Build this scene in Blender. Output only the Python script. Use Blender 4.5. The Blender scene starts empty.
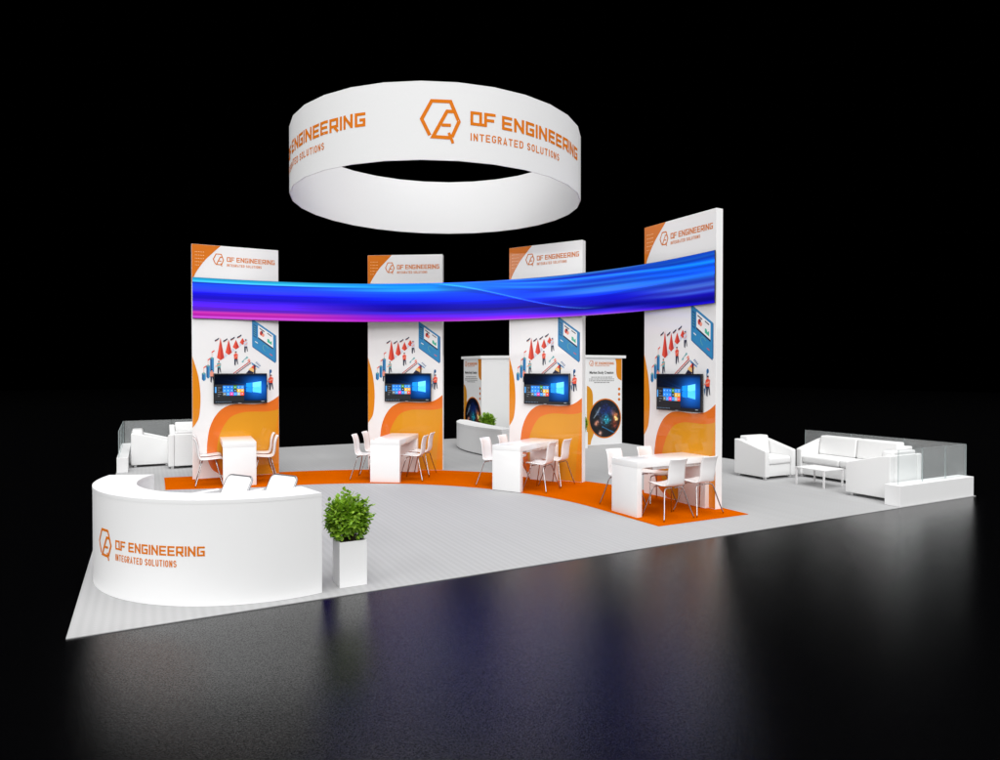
import bpy, bmesh, math, random
from mathutils import Vector, Matrix
random.seed(7)
S = bpy.context.scene
COL = S.collection
PI = math.pi

# ---------------------------------------------------------------- colour and materials
def lin(c):
    return tuple((x/12.92 if x <= .04045 else ((x+.055)/1.055)**2.4) for x in c)
def rgb(r, g, b):
    return lin((r/255, g/255, b/255))

def mat(name, col, rough=.5, ior=1.45, metal=0.0, coat=0.0, emit=0.0, coat_rough=.03, spec=.5):
    m = bpy.data.materials.new(name); m.use_nodes = True
    b = m.node_tree.nodes['Principled BSDF']
    b.inputs['Base Color'].default_value = (*col, 1)
    b.inputs['Roughness'].default_value = rough
    b.inputs['IOR'].default_value = ior; b.inputs['Specular IOR Level'].default_value = spec
    b.inputs['Metallic'].default_value = metal
    b.inputs['Coat Weight'].default_value = coat
    b.inputs['Coat Roughness'].default_value = coat_rough
    if emit:
        b.inputs['Emission Color'].default_value = (*col, 1)
        b.inputs['Emission Strength'].default_value = emit
        m.cycles.emission_sampling = 'NONE'
    return m

def noisy(m, scale, amount, bump=0.0, rough=0.0):
    """small real-world variation of tone, bump and gloss, in object space"""
    nt = m.node_tree; b = nt.nodes['Principled BSDF']
    tc = nt.nodes.new('ShaderNodeTexCoord'); n = nt.nodes.new('ShaderNodeTexNoise')
    n.inputs['Scale'].default_value = scale; n.inputs['Detail'].default_value = 5
    nt.links.new(tc.outputs['Object'], n.inputs['Vector'])
    c = b.inputs['Base Color'].default_value[:3]
    mix = nt.nodes.new('ShaderNodeMix'); mix.data_type = 'RGBA'
    mix.inputs[6].default_value = (*[x*(1-amount) for x in c], 1)
    mix.inputs[7].default_value = (*[min(1, x*(1+amount)) for x in c], 1)
    nt.links.new(n.outputs['Fac'], mix.inputs[0]); nt.links.new(mix.outputs[2], b.inputs['Base Color'])
    if bump:
        bp = nt.nodes.new('ShaderNodeBump'); bp.inputs['Strength'].default_value = bump
        bp.inputs['Distance'].default_value = .01
        nt.links.new(n.outputs['Fac'], bp.inputs['Height']); nt.links.new(bp.outputs['Normal'], b.inputs['Normal'])
    if rough:
        mr = nt.nodes.new('ShaderNodeMapRange'); r0 = b.inputs['Roughness'].default_value
        mr.inputs['To Min'].default_value = r0-rough; mr.inputs['To Max'].default_value = r0+rough
        nt.links.new(n.outputs['Fac'], mr.inputs['Value']); nt.links.new(mr.outputs[0], b.inputs['Roughness'])
    return m

def attr_mat(name, emit=0.0, rough=.3):
    m = bpy.data.materials.new(name); m.use_nodes = True
    nt = m.node_tree; b = nt.nodes['Principled BSDF']
    a = nt.nodes.new('ShaderNodeVertexColor'); a.layer_name = 'Col'
    b.inputs['Roughness'].default_value = rough
    if emit:
        b.inputs['Base Color'].default_value = (.002, .002, .002, 1); b.inputs['Specular IOR Level'].default_value = .08
        nt.links.new(a.outputs['Color'], b.inputs['Emission Color'])
        b.inputs['Emission Strength'].default_value = emit
        m.cycles.emission_sampling = 'NONE'
    else:
        nt.links.new(a.outputs['Color'], b.inputs['Base Color'])
    return m

WHITE = noisy(mat('white_paint', (.80, .80, .80), .5), 6, .012)
LAM = noisy(mat('white_laminate', (.84, .835, .83), .5, 1.5, coat=.6, spec=.2), 5, .01)
PANEL = noisy(mat('column_laminate', (.83, .825, .82), .6, 1.5, coat=.8, spec=.1), 4, .01)
FABRIC_W = noisy(mat('tension_fabric', (.74, .74, .74), .8), 30, .012, bump=.04)
LEATHER = noisy(mat('white_leather', (.80, .80, .795), .42), 45, .015, bump=.12)
SHELL = mat('white_plastic', (.82, .81, .81), .22, 1.5)
CHROME = mat('chrome', (.42, .40, .40), .16, metal=1.0)
DARKMET = mat('dark_metal', (.34, .34, .35), .3, metal=.7)
FOOT = mat('plastic_foot', (.72, .72, .72), .4)
ORANGE = mat('orange_print', rgb(214, 116, 30), .6, coat=.8, spec=.1)
LOGO = mat('orange_vinyl', rgb(214, 116, 22), .6, spec=.05)
BAND = mat('deep_orange_print', rgb(221, 112, 36), .6, coat=.8, spec=.1)
YELLOW = mat('amber_print', rgb(212, 144, 32), .6, coat=.8, spec=.1)
AMBER = mat('amber_blob_print', rgb(219, 134, 24), .6, coat=.8, spec=.1)
PALE = mat('pale_dot_print', rgb(246, 205, 150), .4)
BLACKP = mat('black_plastic', (.012, .012, .014), .25)
TEXTBLK = mat('black_print', (.02, .02, .02), .5)
TEXTGRY = mat('grey_print', (.22, .22, .22), .5)
P_RED = mat('print_red', rgb(226, 78, 52), .4)
P_RED2 = mat('print_dark_red', rgb(196, 52, 38), .4)
P_BLUE = mat('print_blue', rgb(46, 134, 186), .4)
P_BLUE2 = mat('print_dark_blue', rgb(22, 92, 148), .4)
P_NAVY = mat('print_navy', rgb(22, 26, 58), .4)
P_PINK = mat('print_salmon', rgb(236, 150, 128), .4)
P_TEAL = mat('print_teal', rgb(96, 168, 170), .4)
P_WHITE = mat('print_white', (.85, .85, .85), .4)
P_SAND = mat('print_sand', rgb(238, 190, 120), .4)
P_GREY = mat('print_grey', rgb(205, 208, 222), .4)
P_GREEN = mat('print_green', rgb(70, 180, 150), .4)
SOIL = noisy(mat('soil', (.03, .02, .015), .9), 40, .4)
STEM = mat('stem', (.10, .08, .03), .7)
LEAF = []
for i, c in enumerate([(.14, .28, .014), (.20, .38, .02), (.29, .47, .035), (.09, .19, .012)]):
    m = mat('leaf_green_%d' % i, c, .45)
    nt = m.node_tree; tr = nt.nodes.new('ShaderNodeBsdfTranslucent'); mx = nt.nodes.new('ShaderNodeMixShader')
    tr.inputs['Color'].default_value = (c[0]*1.5, c[1]*1.5, c[2], 1); mx.inputs[0].default_value = .3
    nt.links.new(nt.nodes['Principled BSDF'].outputs[0], mx.inputs[1]); nt.links.new(tr.outputs[0], mx.inputs[2])
    nt.links.new(mx.outputs[0], nt.nodes['Material Output'].inputs[0]); LEAF.append(m)

def glass_mat(fac=.07):
    m = bpy.data.materials.new('clear_glass'); m.use_nodes = True; nt = m.node_tree
    b = nt.nodes['Principled BSDF']; b.inputs['Base Color'].default_value = (.80, .82, .82, 1); b.inputs['Roughness'].default_value = .15
    t = nt.nodes.new('ShaderNodeBsdfTransparent'); t.inputs['Color'].default_value = (.975, .985, .985, 1)
    mx = nt.nodes.new('ShaderNodeMixShader'); mx.inputs[0].default_value = fac  # pale diffuse share stands in for light reflected by the panes
    nt.links.new(t.outputs[0], mx.inputs[1]); nt.links.new(b.outputs[0], mx.inputs[2])
    nt.links.new(mx.outputs[0], nt.nodes['Material Output'].inputs[0]); return m
GLASS = glass_mat(); GLASS_B = glass_mat(.17)  # second copy has more of that painted reflection, for side and back panes
GEDGE = mat('glass_edge', (.40, .46, .46), .3)

def floor_mat():
    m = mat('polished_black_floor', (.0006, .0006, .0008), .20, 1.47); nt = m.node_tree; b = nt.nodes['Principled BSDF']
    tc = nt.nodes.new('ShaderNodeTexCoord'); n = nt.nodes.new('ShaderNodeTexNoise')
    n.inputs['Scale'].default_value = 120; n.inputs['Detail'].default_value = 3; n.inputs['Roughness'].default_value = .8
    nt.links.new(tc.outputs['Object'], n.inputs['Vector'])
    g = nt.nodes.new('ShaderNodeTexNoise'); g.inputs['Scale'].default_value = 105; g.inputs['Detail'].default_value = 1.5
    nt.links.new(tc.outputs['Object'], g.inputs['Vector'])
    mr = nt.nodes.new('ShaderNodeMapRange'); mr.inputs['From Min'].default_value = .38; mr.inputs['From Max'].default_value = .60
    mr.inputs['To Min'].default_value = .20; mr.inputs['To Max'].default_value = 1.0
    nt.links.new(g.outputs['Fac'], mr.inputs['Value']); nt.links.new(mr.outputs[0], b.inputs['Specular IOR Level'])
    bp = nt.nodes.new('ShaderNodeBump'); bp.inputs['Strength'].default_value = .12; bp.inputs['Distance'].default_value = .01
    nt.links.new(n.outputs['Fac'], bp.inputs['Height']); nt.links.new(bp.outputs['Normal'], b.inputs['Normal'])
    return m

def platform_mat():
    m = mat('ribbed_grey_carpet', (.45, .45, .455), .75); nt = m.node_tree; b = nt.nodes['Principled BSDF']
    tc = nt.nodes.new('ShaderNodeTexCoord')
    def wave(direction, scale, dist):
        w = nt.nodes.new('ShaderNodeTexWave'); w.wave_type = 'BANDS'; w.bands_direction = direction
        w.inputs['Scale'].default_value = scale; w.inputs['Distortion'].default_value = dist
        w.inputs['Detail'].default_value = 1; nt.links.new(tc.outputs['Object'], w.inputs['Vector']); return w.outputs['Fac']
    def ma(op, a, b_, c=None):
        n = nt.nodes.new('ShaderNodeMath'); n.operation = op
        for i, v in enumerate((a, b_) if c is None else (a, b_, c)):
            if isinstance(v, (int, float)): n.inputs[i].default_value = v
            else: nt.links.new(v, n.inputs[i])
        return n.outputs[0]
    n1 = nt.nodes.new('ShaderNodeTexNoise'); n1.inputs['Scale'].default_value = 1.0; n1.inputs['Detail'].default_value = 4
    mp = nt.nodes.new('ShaderNodeMapping'); mp.inputs['Scale'].default_value = (7.0, .12, 1)
    nt.links.new(tc.outputs['Object'], mp.inputs['Vector']); nt.links.new(mp.outputs[0], n1.inputs['Vector'])
    n2 = nt.nodes.new('ShaderNodeTexNoise'); n2.inputs['Scale'].default_value = 160; n2.inputs['Detail'].default_value = 2
    nt.links.new(tc.outputs['Object'], n2.inputs['Vector'])
    wx = wave('X', 4.4, 0.15); wy = wave('Y', 6.5, 0.1)
    s = ma('MULTIPLY_ADD', wx, .045, .89)
    s = ma('MULTIPLY_ADD', ma('MULTIPLY', wy, wx), .06, s)
    s = ma('MULTIPLY_ADD', n1.outputs['Fac'], .12, s)
    s = ma('MULTIPLY_ADD', n2.outputs['Fac'], .14, ma('SUBTRACT', s, .05))
    vm = nt.nodes.new('ShaderNodeVectorMath'); vm.operation = 'SCALE'; vm.inputs[0].default_value = (.385, .385, .388)
    nt.links.new(s, vm.inputs['Scale']); nt.links.new(vm.outputs[0], b.inputs['Base Color'])
    return m

# ---------------------------------------------------------------- mesh builder
class MB:
    def __init__(s): s.v = []; s.f = []; s.m = []; s.mats = []; s.c = None; s.smooth = False
    def mi(s, m):
        if m not in s.mats: s.mats.append(m)
        return s.mats.index(m)
    def face(s, pts, m):
        n = len(s.v); s.v += [tuple(p) for p in pts]; s.f.append(list(range(n, n+len(pts)))); s.m.append(s.mi(m))
    def box(s, lo, hi, m):
        x0, y0, z0 = lo; x1, y1, z1 = hi; n = len(s.v)
        s.v += [(x0,y0,z0),(x1,y0,z0),(x1,y1,z0),(x0,y1,z0),(x0,y0,z1),(x1,y0,z1),(x1,y1,z1),(x0,y1,z1)]
        for q in ((0,3,2,1),(4,5,6,7),(0,1,5,4),(1,2,6,5),(2,3,7,6),(3,0,4,7)):
            s.f.append([n+i for i in q]); s.m.append(s.mi(m))
    def prism(s, poly, z0, z1, m):
        n = len(s.v); k = len(poly)
        s.v += [(x, y, z0) for x, y in poly] + [(x, y, z1) for x, y in poly]
        s.f.append([n+i for i in range(k)][::-1]); s.f.append([n+k+i for i in range(k)])
        for i in range(k): s.f.append([n+i, n+(i+1) % k, n+k+(i+1) % k, n+k+i])
        s.m += [s.mi(m)]*(k+2)
    def ringprism(s, outer, inner, z0, z1, m):
        """open strip between two matching polylines, closed at both ends"""
        k = len(outer); n = len(s.v); mi = s.mi(m)
        for z in (z0, z1): s.v += [(x, y, z) for x, y in outer] + [(x, y, z) for x, y in inner]
        O0, I0, O1, I1 = n, n+k, n+2*k, n+3*k
        for i in range(k-1):
            s.f += [[O0+i, O0+i+1, O1+i+1, O1+i], [I0+i+1, I0+i, I1+i, I1+i+1], [O1+i, O1+i+1, I1+i+1, I1+i], [O0+i+1, O0+i, I0+i, I0+i+1]]; s.m += [mi]*4
        s.f += [[I0, O0, O1, I1], [O0+k-1, I0+k-1, I1+k-1, O1+k-1]]; s.m += [mi]*2
    def tube(s, pts, r, m, seg=8):
        pts = [Vector(p) for p in pts]; rings = []; mi = s.mi(m)
        up = Vector((0, 0, 1))
        for i, p in enumerate(pts):
            t = (pts[min(i+1, len(pts)-1)] - pts[max(i-1, 0)]).normalized()
            a = t.cross(up)
            if a.length < .05: a = t.cross(Vector((1, 0, 0)))
            a.normalize(); b = t.cross(a).normalized()
            n = len(s.v); rings.append(n)
            for k in range(seg):
                q = p + (a*math.cos(2*PI*k/seg) + b*math.sin(2*PI*k/seg))*(r[i] if isinstance(r, (list, tuple)) else r)
                s.v.append(tuple(q))
        for i in range(len(rings)-1):
            for k in range(seg):
                s.f.append([rings[i]+k, rings[i]+(k+1) % seg, rings[i+1]+(k+1) % seg, rings[i+1]+k]); s.m.append(mi)
        s.f.append([rings[0]+k for k in range(seg)][::-1]); s.f.append([rings[-1]+k for k in range(seg)]); s.m += [mi, mi]
    def build(s, name, parent=None, bevel=0.0, seg=2, smooth=False, angle=None):
        me = bpy.data.meshes.new(name); me.from_pydata(s.v, [], s.f)
        for m in s.mats: me.materials.append(m)
        for p, i in zip(me.polygons, s.m): p.material_index = i
        bm = bmesh.new(); bm.from_mesh(me)
        if bevel or smooth or angle: bmesh.ops.remove_doubles(bm, verts=bm.verts, dist=1e-5)
        if not s.c: bmesh.ops.recalc_face_normals(bm, faces=bm.faces) if (bevel or angle or smooth) else None
        if bevel:
            ed = [e for e in bm.edges if len(e.link_faces) == 2 and e.calc_face_angle(0) > .5]
            bmesh.ops.bevel(bm, geom=ed, offset=bevel, segments=seg, profile=.6, affect='EDGES', clamp_overlap=True)
        bm.to_mesh(me); bm.free()
        if smooth or angle or (bevel and seg > 1):
            for p in me.polygons: p.use_smooth = True
        if angle or (bevel and seg > 1):
            me.set_sharp_from_angle(angle=angle or .6)
        if s.c:
            ca = me.color_attributes.new('Col', 'FLOAT_COLOR', 'POINT')
            for i, c in enumerate(s.c): ca.data[i].color = (*c, 1)
        o = bpy.data.objects.new(name, me); COL.objects.link(o); o.parent = parent
        return o

def tag(o, label, cat, group=None, kind=None):
    o['label'] = label; o['category'] = cat
    if group: o['group'] = group
    if kind: o['kind'] = kind
    return o
def thing(name, loc, rz, label, cat, group=None):
    o = bpy.data.objects.new(name, None); COL.objects.link(o); o.location = loc; o.rotation_euler = (0, 0, rz)
    o.empty_display_size = .2
    return tag(o, label, cat, group)
def copy_tree(o, loc, rz, label, group=None):
    r = o.copy(); COL.objects.link(r); r.location = loc; r.rotation_euler = (0, 0, rz); r['label'] = label
    if group: r['group'] = group
    for ch in list(o.children):
        c = ch.copy(); COL.objects.link(c); c.parent = r
        for g in ch.children:
            d = g.copy(); COL.objects.link(d); d.parent = c
    return r
def struct(o): o['kind'] = 'structure'; return o
def smoothpath(pts, n=8, closed=False):
    """Catmull-Rom through 2-D points"""
    out = []; k = len(pts)
    rng = range(k) if closed else range(k-1)
    for i in rng:
        g = lambda j: pts[j % k] if closed else pts[max(0, min(k-1, j))]
        p0, p1, p2, p3 = g(i-1), g(i), g(i+1), g(i+2)
        for a in range(n):
            t = a/n
            out.append(tuple(.5*((2*p1[d]) + (-p0[d]+p2[d])*t + (2*p0[d]-5*p1[d]+4*p2[d]-p3[d])*t*t + (-p0[d]+3*p1[d]-3*p2[d]+p3[d])*t**3) for d in range(len(p1))))
    if not closed: out.append(tuple(pts[-1]))
    return out

# ---------------------------------------------------------------- lettering built from strokes
def ribbon(mb, pts, w, fn, m, off, closed=False, step=.04):
    P = [Vector(p) for p in pts]; k = len(P); L = []; Rr = []
    for i in range(k):
        if closed: a, b = P[(i-1) % k], P[(i+1) % k]
        else: a, b = (P[i-1] if i else None), (P[i+1] if i < k-1 else None)
        d1 = (P[i]-a).normalized() if a is not None else None
        d2 = (b-P[i]).normalized() if b is not None else None
        if d1 is None: d1 = d2
        if d2 is None: d2 = d1
        n1 = Vector((-d1.y, d1.x)); n2 = Vector((-d2.y, d2.x)); n = n1+n2
        if n.length < .2: n = n1
        n.normalize(); s = (w/2)/max(.4, n.dot(n1))
        L.append(P[i]+n*s); Rr.append(P[i]-n*s)
    for i in range(k if closed else k-1):
        j = (i+1) % k; ln = (P[j]-P[i]).length; c = max(1, math.ceil(ln/step))
        for q in range(c):
            t0, t1 = q/c, (q+1)/c
            A = L[i].lerp(L[j], t0); B = Rr[i].lerp(Rr[j], t0); C_ = Rr[i].lerp(Rr[j], t1); D = L[i].lerp(L[j], t1)
            mb.face([fn(z.x, z.y, off) for z in (B, C_, D, A)], m)

def wide_glyph(ch, w, s):
    h = s/2; a, b, t = h, w-h, 1-h; c = .07
    if ch == 'Q': return [([(a, h), (a, t), (b, t), (b, h)], True), ([(b+h, h), (w+.20, h)], False)]
    if ch == 'F': return [([(a, 0), (a, t), (w, t)], False), ([(s, .47), (w*.86, .47)], False)]
    if ch == 'E': return [([(w, t), (a, t), (a, h), (w, h)], False), ([(s, .5), (w*.92, .5)], False)]
    if ch == 'N': return [([(a, 0), (a, 1)], False), ([(b, 0), (b, 1)], False), ([(a*1.0, t), (b, h)], False)]
    if ch == 'G': return [([(w, t), (a, t), (a, h), (b, h), (b, .48), (w*.45, .48)], False)]
    if ch == 'I': return [([(h, 0), (h, 1)], False)]
    if ch == 'R': return [([(a, 0), (a, t), (b, t), (b, .40), (s, .40)], False), ([(w*.55, .40-h*.6), (w-.03, 0)], False)]
    return []
def narrow_glyph(ch, w, s):
    h = s/2; a, b, t = h, w-h, 1-h; c = .13
    O = [(a, c+h), (a, t-c), (a+c, t), (b-c, t), (b, t-c), (b, c+h), (b-c, h), (a+c, h)]
    g = {'I': [([(h, 0), (h, 1)], False)],
         'N': [([(a, 0), (a, 1)], False), ([(b, 0), (b, 1)], False), ([(a, t), (b, h)], False)],
         'T': [([(0, t), (w, t)], False), ([(w/2, 0), (w/2, 1-s)], False)],
         'E': [([(w, t), (a, t), (a, h), (w, h)], False), ([(s, .5), (w*.88, .5)], False)],
         'G': [([(b, t-.18), (b-c*.4, t-.02), (a+c, t), (a, t-c), (a, c+h), (a+c, h), (b-c, h), (b, c+h), (b, .46), (w*.55, .46)], False)],
         'R': [([(a, 0), (a, t), (b-c, t), (b, t-c), (b, .48+c), (b-c, .48), (s, .48)], False), ([(w*.5, .48-h), (b, 0)], False)],
         'A': [([(h*.8, 0), (w/2, 1-h), (w-h*.8, 0)], False), ([(w*.28, .26), (w*.72, .26)], False)],
         'D': [([(a, h), (a, t), (b-c, t), (b, t-c), (b, c+h), (b-c, h)], True)],
         'S': [([(b, t-.17), (b-c, t), (a+c, t), (a, t-c), (a, .62), (a+c*.6, .54), (b-c*.6, .46), (b, .38), (b, c+h), (b-c, h), (a+c, h), (a, h+.17)], False)],
         'O': [(O, True)], 'L': [([(a, 1), (a, h), (w, h)], False)],
         'U': [([(a, 1), (a, c+h), (a+c, h), (b-c, h), (b, c+h), (b, 1)], False)]}
    return g.get(ch, [])
def words(mb, text, u0, u1, v0, v1, fn, m, glyph, w, s, gap, space, off, iw):
    """set text so that it spans u0..u1 and v0..v1"""
    x = 0; items = []
    for ch in text:
        if ch == ' ': x += space; continue
        cw = iw if ch == 'I' else w
        items.append((ch, x, cw)); x += cw+gap
    total = x-gap; H = v1-v0; k = (u1-u0)/total
    for ch, x0, cw in items:
        for j, (pl, closed) in enumerate(glyph(ch, cw, s)):
            pts = [(u0+(x0+px)*k, v0+py*H) for px, py in pl]
            ribbon(mb, pts, s*min(k, H*1.02), fn, m, off+.0003*j, closed, step=.05)
def emblem(mb, u0, u1, v0, v1, fn, m, off):
    X = lambda x: u0+(x-100)/470*(u1-u0); Y = lambda y: v0+(590-y)/490*(v1-v0)
    T = lambda L: [(X(x), Y(y)) for x, y in L]
    w = 40/470*(u1-u0)
    ribbon(mb, T([(213, 507), (122, 328), (236, 122), (452, 122), (548, 345), (468, 520)]), w, fn, m, off)
    ribbon(mb, T([(500, 233), (412, 233), (250, 522), (452, 528)]), w, fn, m, off+.0004)
    ribbon(mb, T([(350, 388), (456, 388)]), w*.9, fn, m, off+.0008)
    ribbon(mb, T([(432, 472), (450, 520), (470, 560), (478, 590)]), w*.8, fn, m, off+.0012)
def lockup(parent, fn, em, qf, it, off=.002, mt=None):
    mt = mt or LOGO
    a = MB(); emblem(a, *em, fn, mt, off); a.build('emblem', parent)
    b = MB(); words(b, 'QF ENGINEERING', *qf, fn, mt, wide_glyph, .90, .218, .165, .38, off, .2)
    b.build('name_lettering', parent); b = MB()
    words(b, 'INTEGRATED SOLUTIONS', *it, fn, mt, narrow_glyph, .50, .155, .165, .36, off, .15)
    b.build('tagline_lettering', parent)

def image(name, parent, fn, W, H, nx, ny, func, m, off=0.002, gain=lambda c: c):
    """flat printed or lit picture: a grid whose own colours follow func(s, t)"""
    mb = MB(); mb.c = []
    for j in range(ny+1):
        for i in range(nx+1):
            s, t = i/nx, j/ny
            mb.v.append(tuple(fn(W[0]+(W[1]-W[0])*s, H[0]+(H[1]-H[0])*t, off))); mb.c.append(gain(lin(tuple(max(0, min(1, x)) for x in func(s, t)))))
    mi = mb.mi(m)
    for j in range(ny):
        for i in range(nx):
            a = j*(nx+1)+i; mb.f.append([a, a+1, a+nx+2, a+nx+1]); mb.m.append(mi)
    return mb.build(name, parent)

# ---------------------------------------------------------------- the setting
mb = MB(); mb.face([(-60, -40, -.007), (70, -40, -.007), (70, 80, -.007), (-60, 80, -.007)], floor_mat()); struct(mb.build('floor'))
PLAT = platform_mat()
mb = MB(); mb.box((0, 0, -.0065), (12, 12, 0), PLAT); struct(mb.build('stand_platform'))

OX, OY = 2.0, 1.87
def arc(r, a0, a1, n, c=(OX, OY)): return [(c[0]+r*math.cos(math.radians(a0+(a1-a0)*i/n)), c[1]+r*math.sin(math.radians(a0+(a1-a0)*i/n))) for i in range(n+1)]
CARPET = noisy(mat('orange_carpet_pile', rgb(192, 86, 0), .9, spec=0.0), 120, .10, bump=.15)
inner = [(6.2, .71)] + arc(4.18, 0, 90, 48) + [(2.0, 6.12), (.79, 6.47)]
inner = [(6.2, .71)] + arc(4.17, 0, 87, 48) + [(.79, 6.49)]
outer = [(7.76, .69)] + arc(5.78, 0, 87, 48) + [(.80, 7.9)]
mb = MB(); mb.ringprism(outer, inner, .0005, .006, CARPET)
tag(mb.build('carpet'), 'orange carpet strip curving under the four columns and their tables', 'carpet')

# ---------------------------------------------------------------- hanging ring sign
RC, RR, RZ0, RZ1 = (5.0, 5.0), 2.45, 4.83, 5.90
ring = thing('hanging_ring_sign', (RC[0], RC[1], RZ0), 0, 'large white ring sign hanging above the stand with orange lettering', 'hanging sign')
mb = MB(); N = 30; rt = .012; a0 = math.radians(-136+6)
o_ = [(RR*math.cos(a0+2*PI*i/N), RR*math.sin(a0+2*PI*i/N)) for i in range(N+1)]
i_ = [((RR-rt)*math.cos(a0+2*PI*i/N), (RR-rt)*math.sin(a0+2*PI*i/N)) for i in range(N+1)]
mb.ringprism(o_[::-1], i_[::-1], 0, RZ1-RZ0, FABRIC_W)
mb.f = mb.f[:-2]; mb.m = mb.m[:-2]
mb.build('ring_band', ring, angle=.6)
for k in range(4):
    base = -90*k
    def fn(u, v, off, base=base):
        a = math.radians(base-46.7) + u/RR
        # facet distance of the polygonal ring
        w = ((a-a0) % (2*PI/N)) - PI/N
        r = RR*math.cos(PI/N)/math.cos(w) + off
        return (r*math.cos(a), r*math.sin(a), v-RZ0)
    d = lambda ang: math.radians(ang+46.7)*RR
    lockup(ring, fn, (d(-118.3), d(-105.2), 5.065, 5.66), (d(-102), 0, 5.335, 5.53), (d(-102), d(-64), 5.125, 5.228), off=.003)

# ---------------------------------------------------------------- reception counter
CC, CR = (1.571, 1.608), 1.497
ctr = thing('reception_counter', (CC[0], CC[1], 0), 0, 'large white curved reception counter with orange company lettering at the front corner', 'counter', 'curved white counters')
n = 64; A0, A1 = -78, -202.5
out = [(CR*math.cos(math.radians(A0+(A1-A0)*i/n)), CR*math.sin(math.radians(A0+(A1-A0)*i/n))) for i in range(n+1)]
inn = []
for i in range(n+1):
    t = i/n; r = 1.06 + .12*math.sin(PI*t); a = math.radians(A0+(A1-A0)*t); inn.append((r*math.cos(a), r*math.sin(a)))
def off_(L, k): return [(x*k, y*k) for x, y in L]
mb = MB(); mb.ringprism(out[::-1], inn[::-1], .002, .852, WHITE); mb.build('counter_body', ctr, angle=.5)
mb = MB(); mb.ringprism(off_(out, 1.0012)[::-1], off_(inn, .998)[::-1], .852, .882, WHITE); mb.build('countertop', ctr, angle=.5)
def fnc(u, v, off):
    a = math.radians(-149.1) + u/CR; r = CR+off; return (r*math.cos(a), r*math.sin(a), v)
d = lambda ang: math.radians(ang+149.1)*CR
lockup(ctr, fnc, (d(-161.6), d(-151.4), .305, .572), (0, d(-114.6), .418, .502), (0, d(-123.7), .325, .382))

# rear counter
rear = thing('reception_counter', (8.0, 9.0, 0), 0, 'small plain white curved counter by the rear storage room', 'counter', 'curved white counters')
po = smoothpath([(8.02, 10.72), (7.68, 10.2), (7.47, 9.6), (7.37, 9.0), (7.36, 8.5), (7.40, 7.9), (7.50, 7.35)], 6)
pi = smoothpath([(8.12, 10.5), (8.05, 10.1), (7.98, 9.55), (7.92, 9.0), (7.88, 8.6), (7.86, 8.0), (7.84, 7.5)], 6)
mb = MB(); mb.ringprism([(x-8, y-9) for x, y in po], [(x-8, y-9) for x, y in pi], .03, .60, WHITE); mb.build('counter_body', rear, angle=.5)
mb = MB(); mb.ringprism([(x-8.004, y-9) for x, y in po], [(x-7.996, y-9) for x, y in pi], .60, .65, WHITE); mb.build('countertop', rear, angle=.5)
pb = [(x+.05, y) for x, y in po]; pc = [(x-.05, y) for x, y in pi]
mb = MB(); mb.ringprism([(x-8, y-9) for x, y in pb], [(x-8, y-9) for x, y in pc], .001, .03, DARKMET); mb.build('plinth', rear)  # dark recessed strip stands for the shaded gap under the counter

# ---------------------------------------------------------------- columns
CW, CH, CT = 1.495, 4.234, .13
def fpan(u, v, off): return (u-CW/2, -off, v)
def poly(mb, pts, m, layer, n=0):
    mb.face([fpan(x, y, .0012+.0009*layer) for x, y in pts], m)
def circle(cx, cy, rx, ry, n=14): return [(cx+rx*math.cos(2*PI*i/n), cy+ry*math.sin(2*PI*i/n)) for i in range(n)]
def person_fig(mb, x, y, h, shirt, m_leg=None, lean=0):
    m_leg = m_leg or P_NAVY; L = 3
    poly(mb, [(x-.10*h, y+.02), (x-.02*h, y), (x+.02*h, y+.45*h), (x+.10*h, y+.03), (x+.15*h, y+.02), (x+.10*h, y+.52*h), (x-.10*h, y+.52*h)], m_leg, L)
    poly(mb, [(x-.11*h, y+.48*h), (x+.11*h, y+.48*h), (x+.14*h, y+.80*h), (x+.05*h, y+.84*h), (x-.05*h, y+.84*h), (x-.14*h, y+.78*h)], shirt, L+1)
    poly(mb, [(x+.10*h, y+.76*h), (x+.30*h+lean, y+.60*h), (x+.28*h+lean, y+.54*h), (x+.09*h, y+.66*h)], P_PINK, L+2)
    poly(mb, circle(x, y+.91*h, .055*h, .07*h, 10), P_PINK, L+2)
    poly(mb, [(x-.06*h, y+.93*h), (x+.06*h, y+.93*h), (x+.05*h, y+h), (x-.05*h, y+h)], P_NAVY, L+3)
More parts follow.
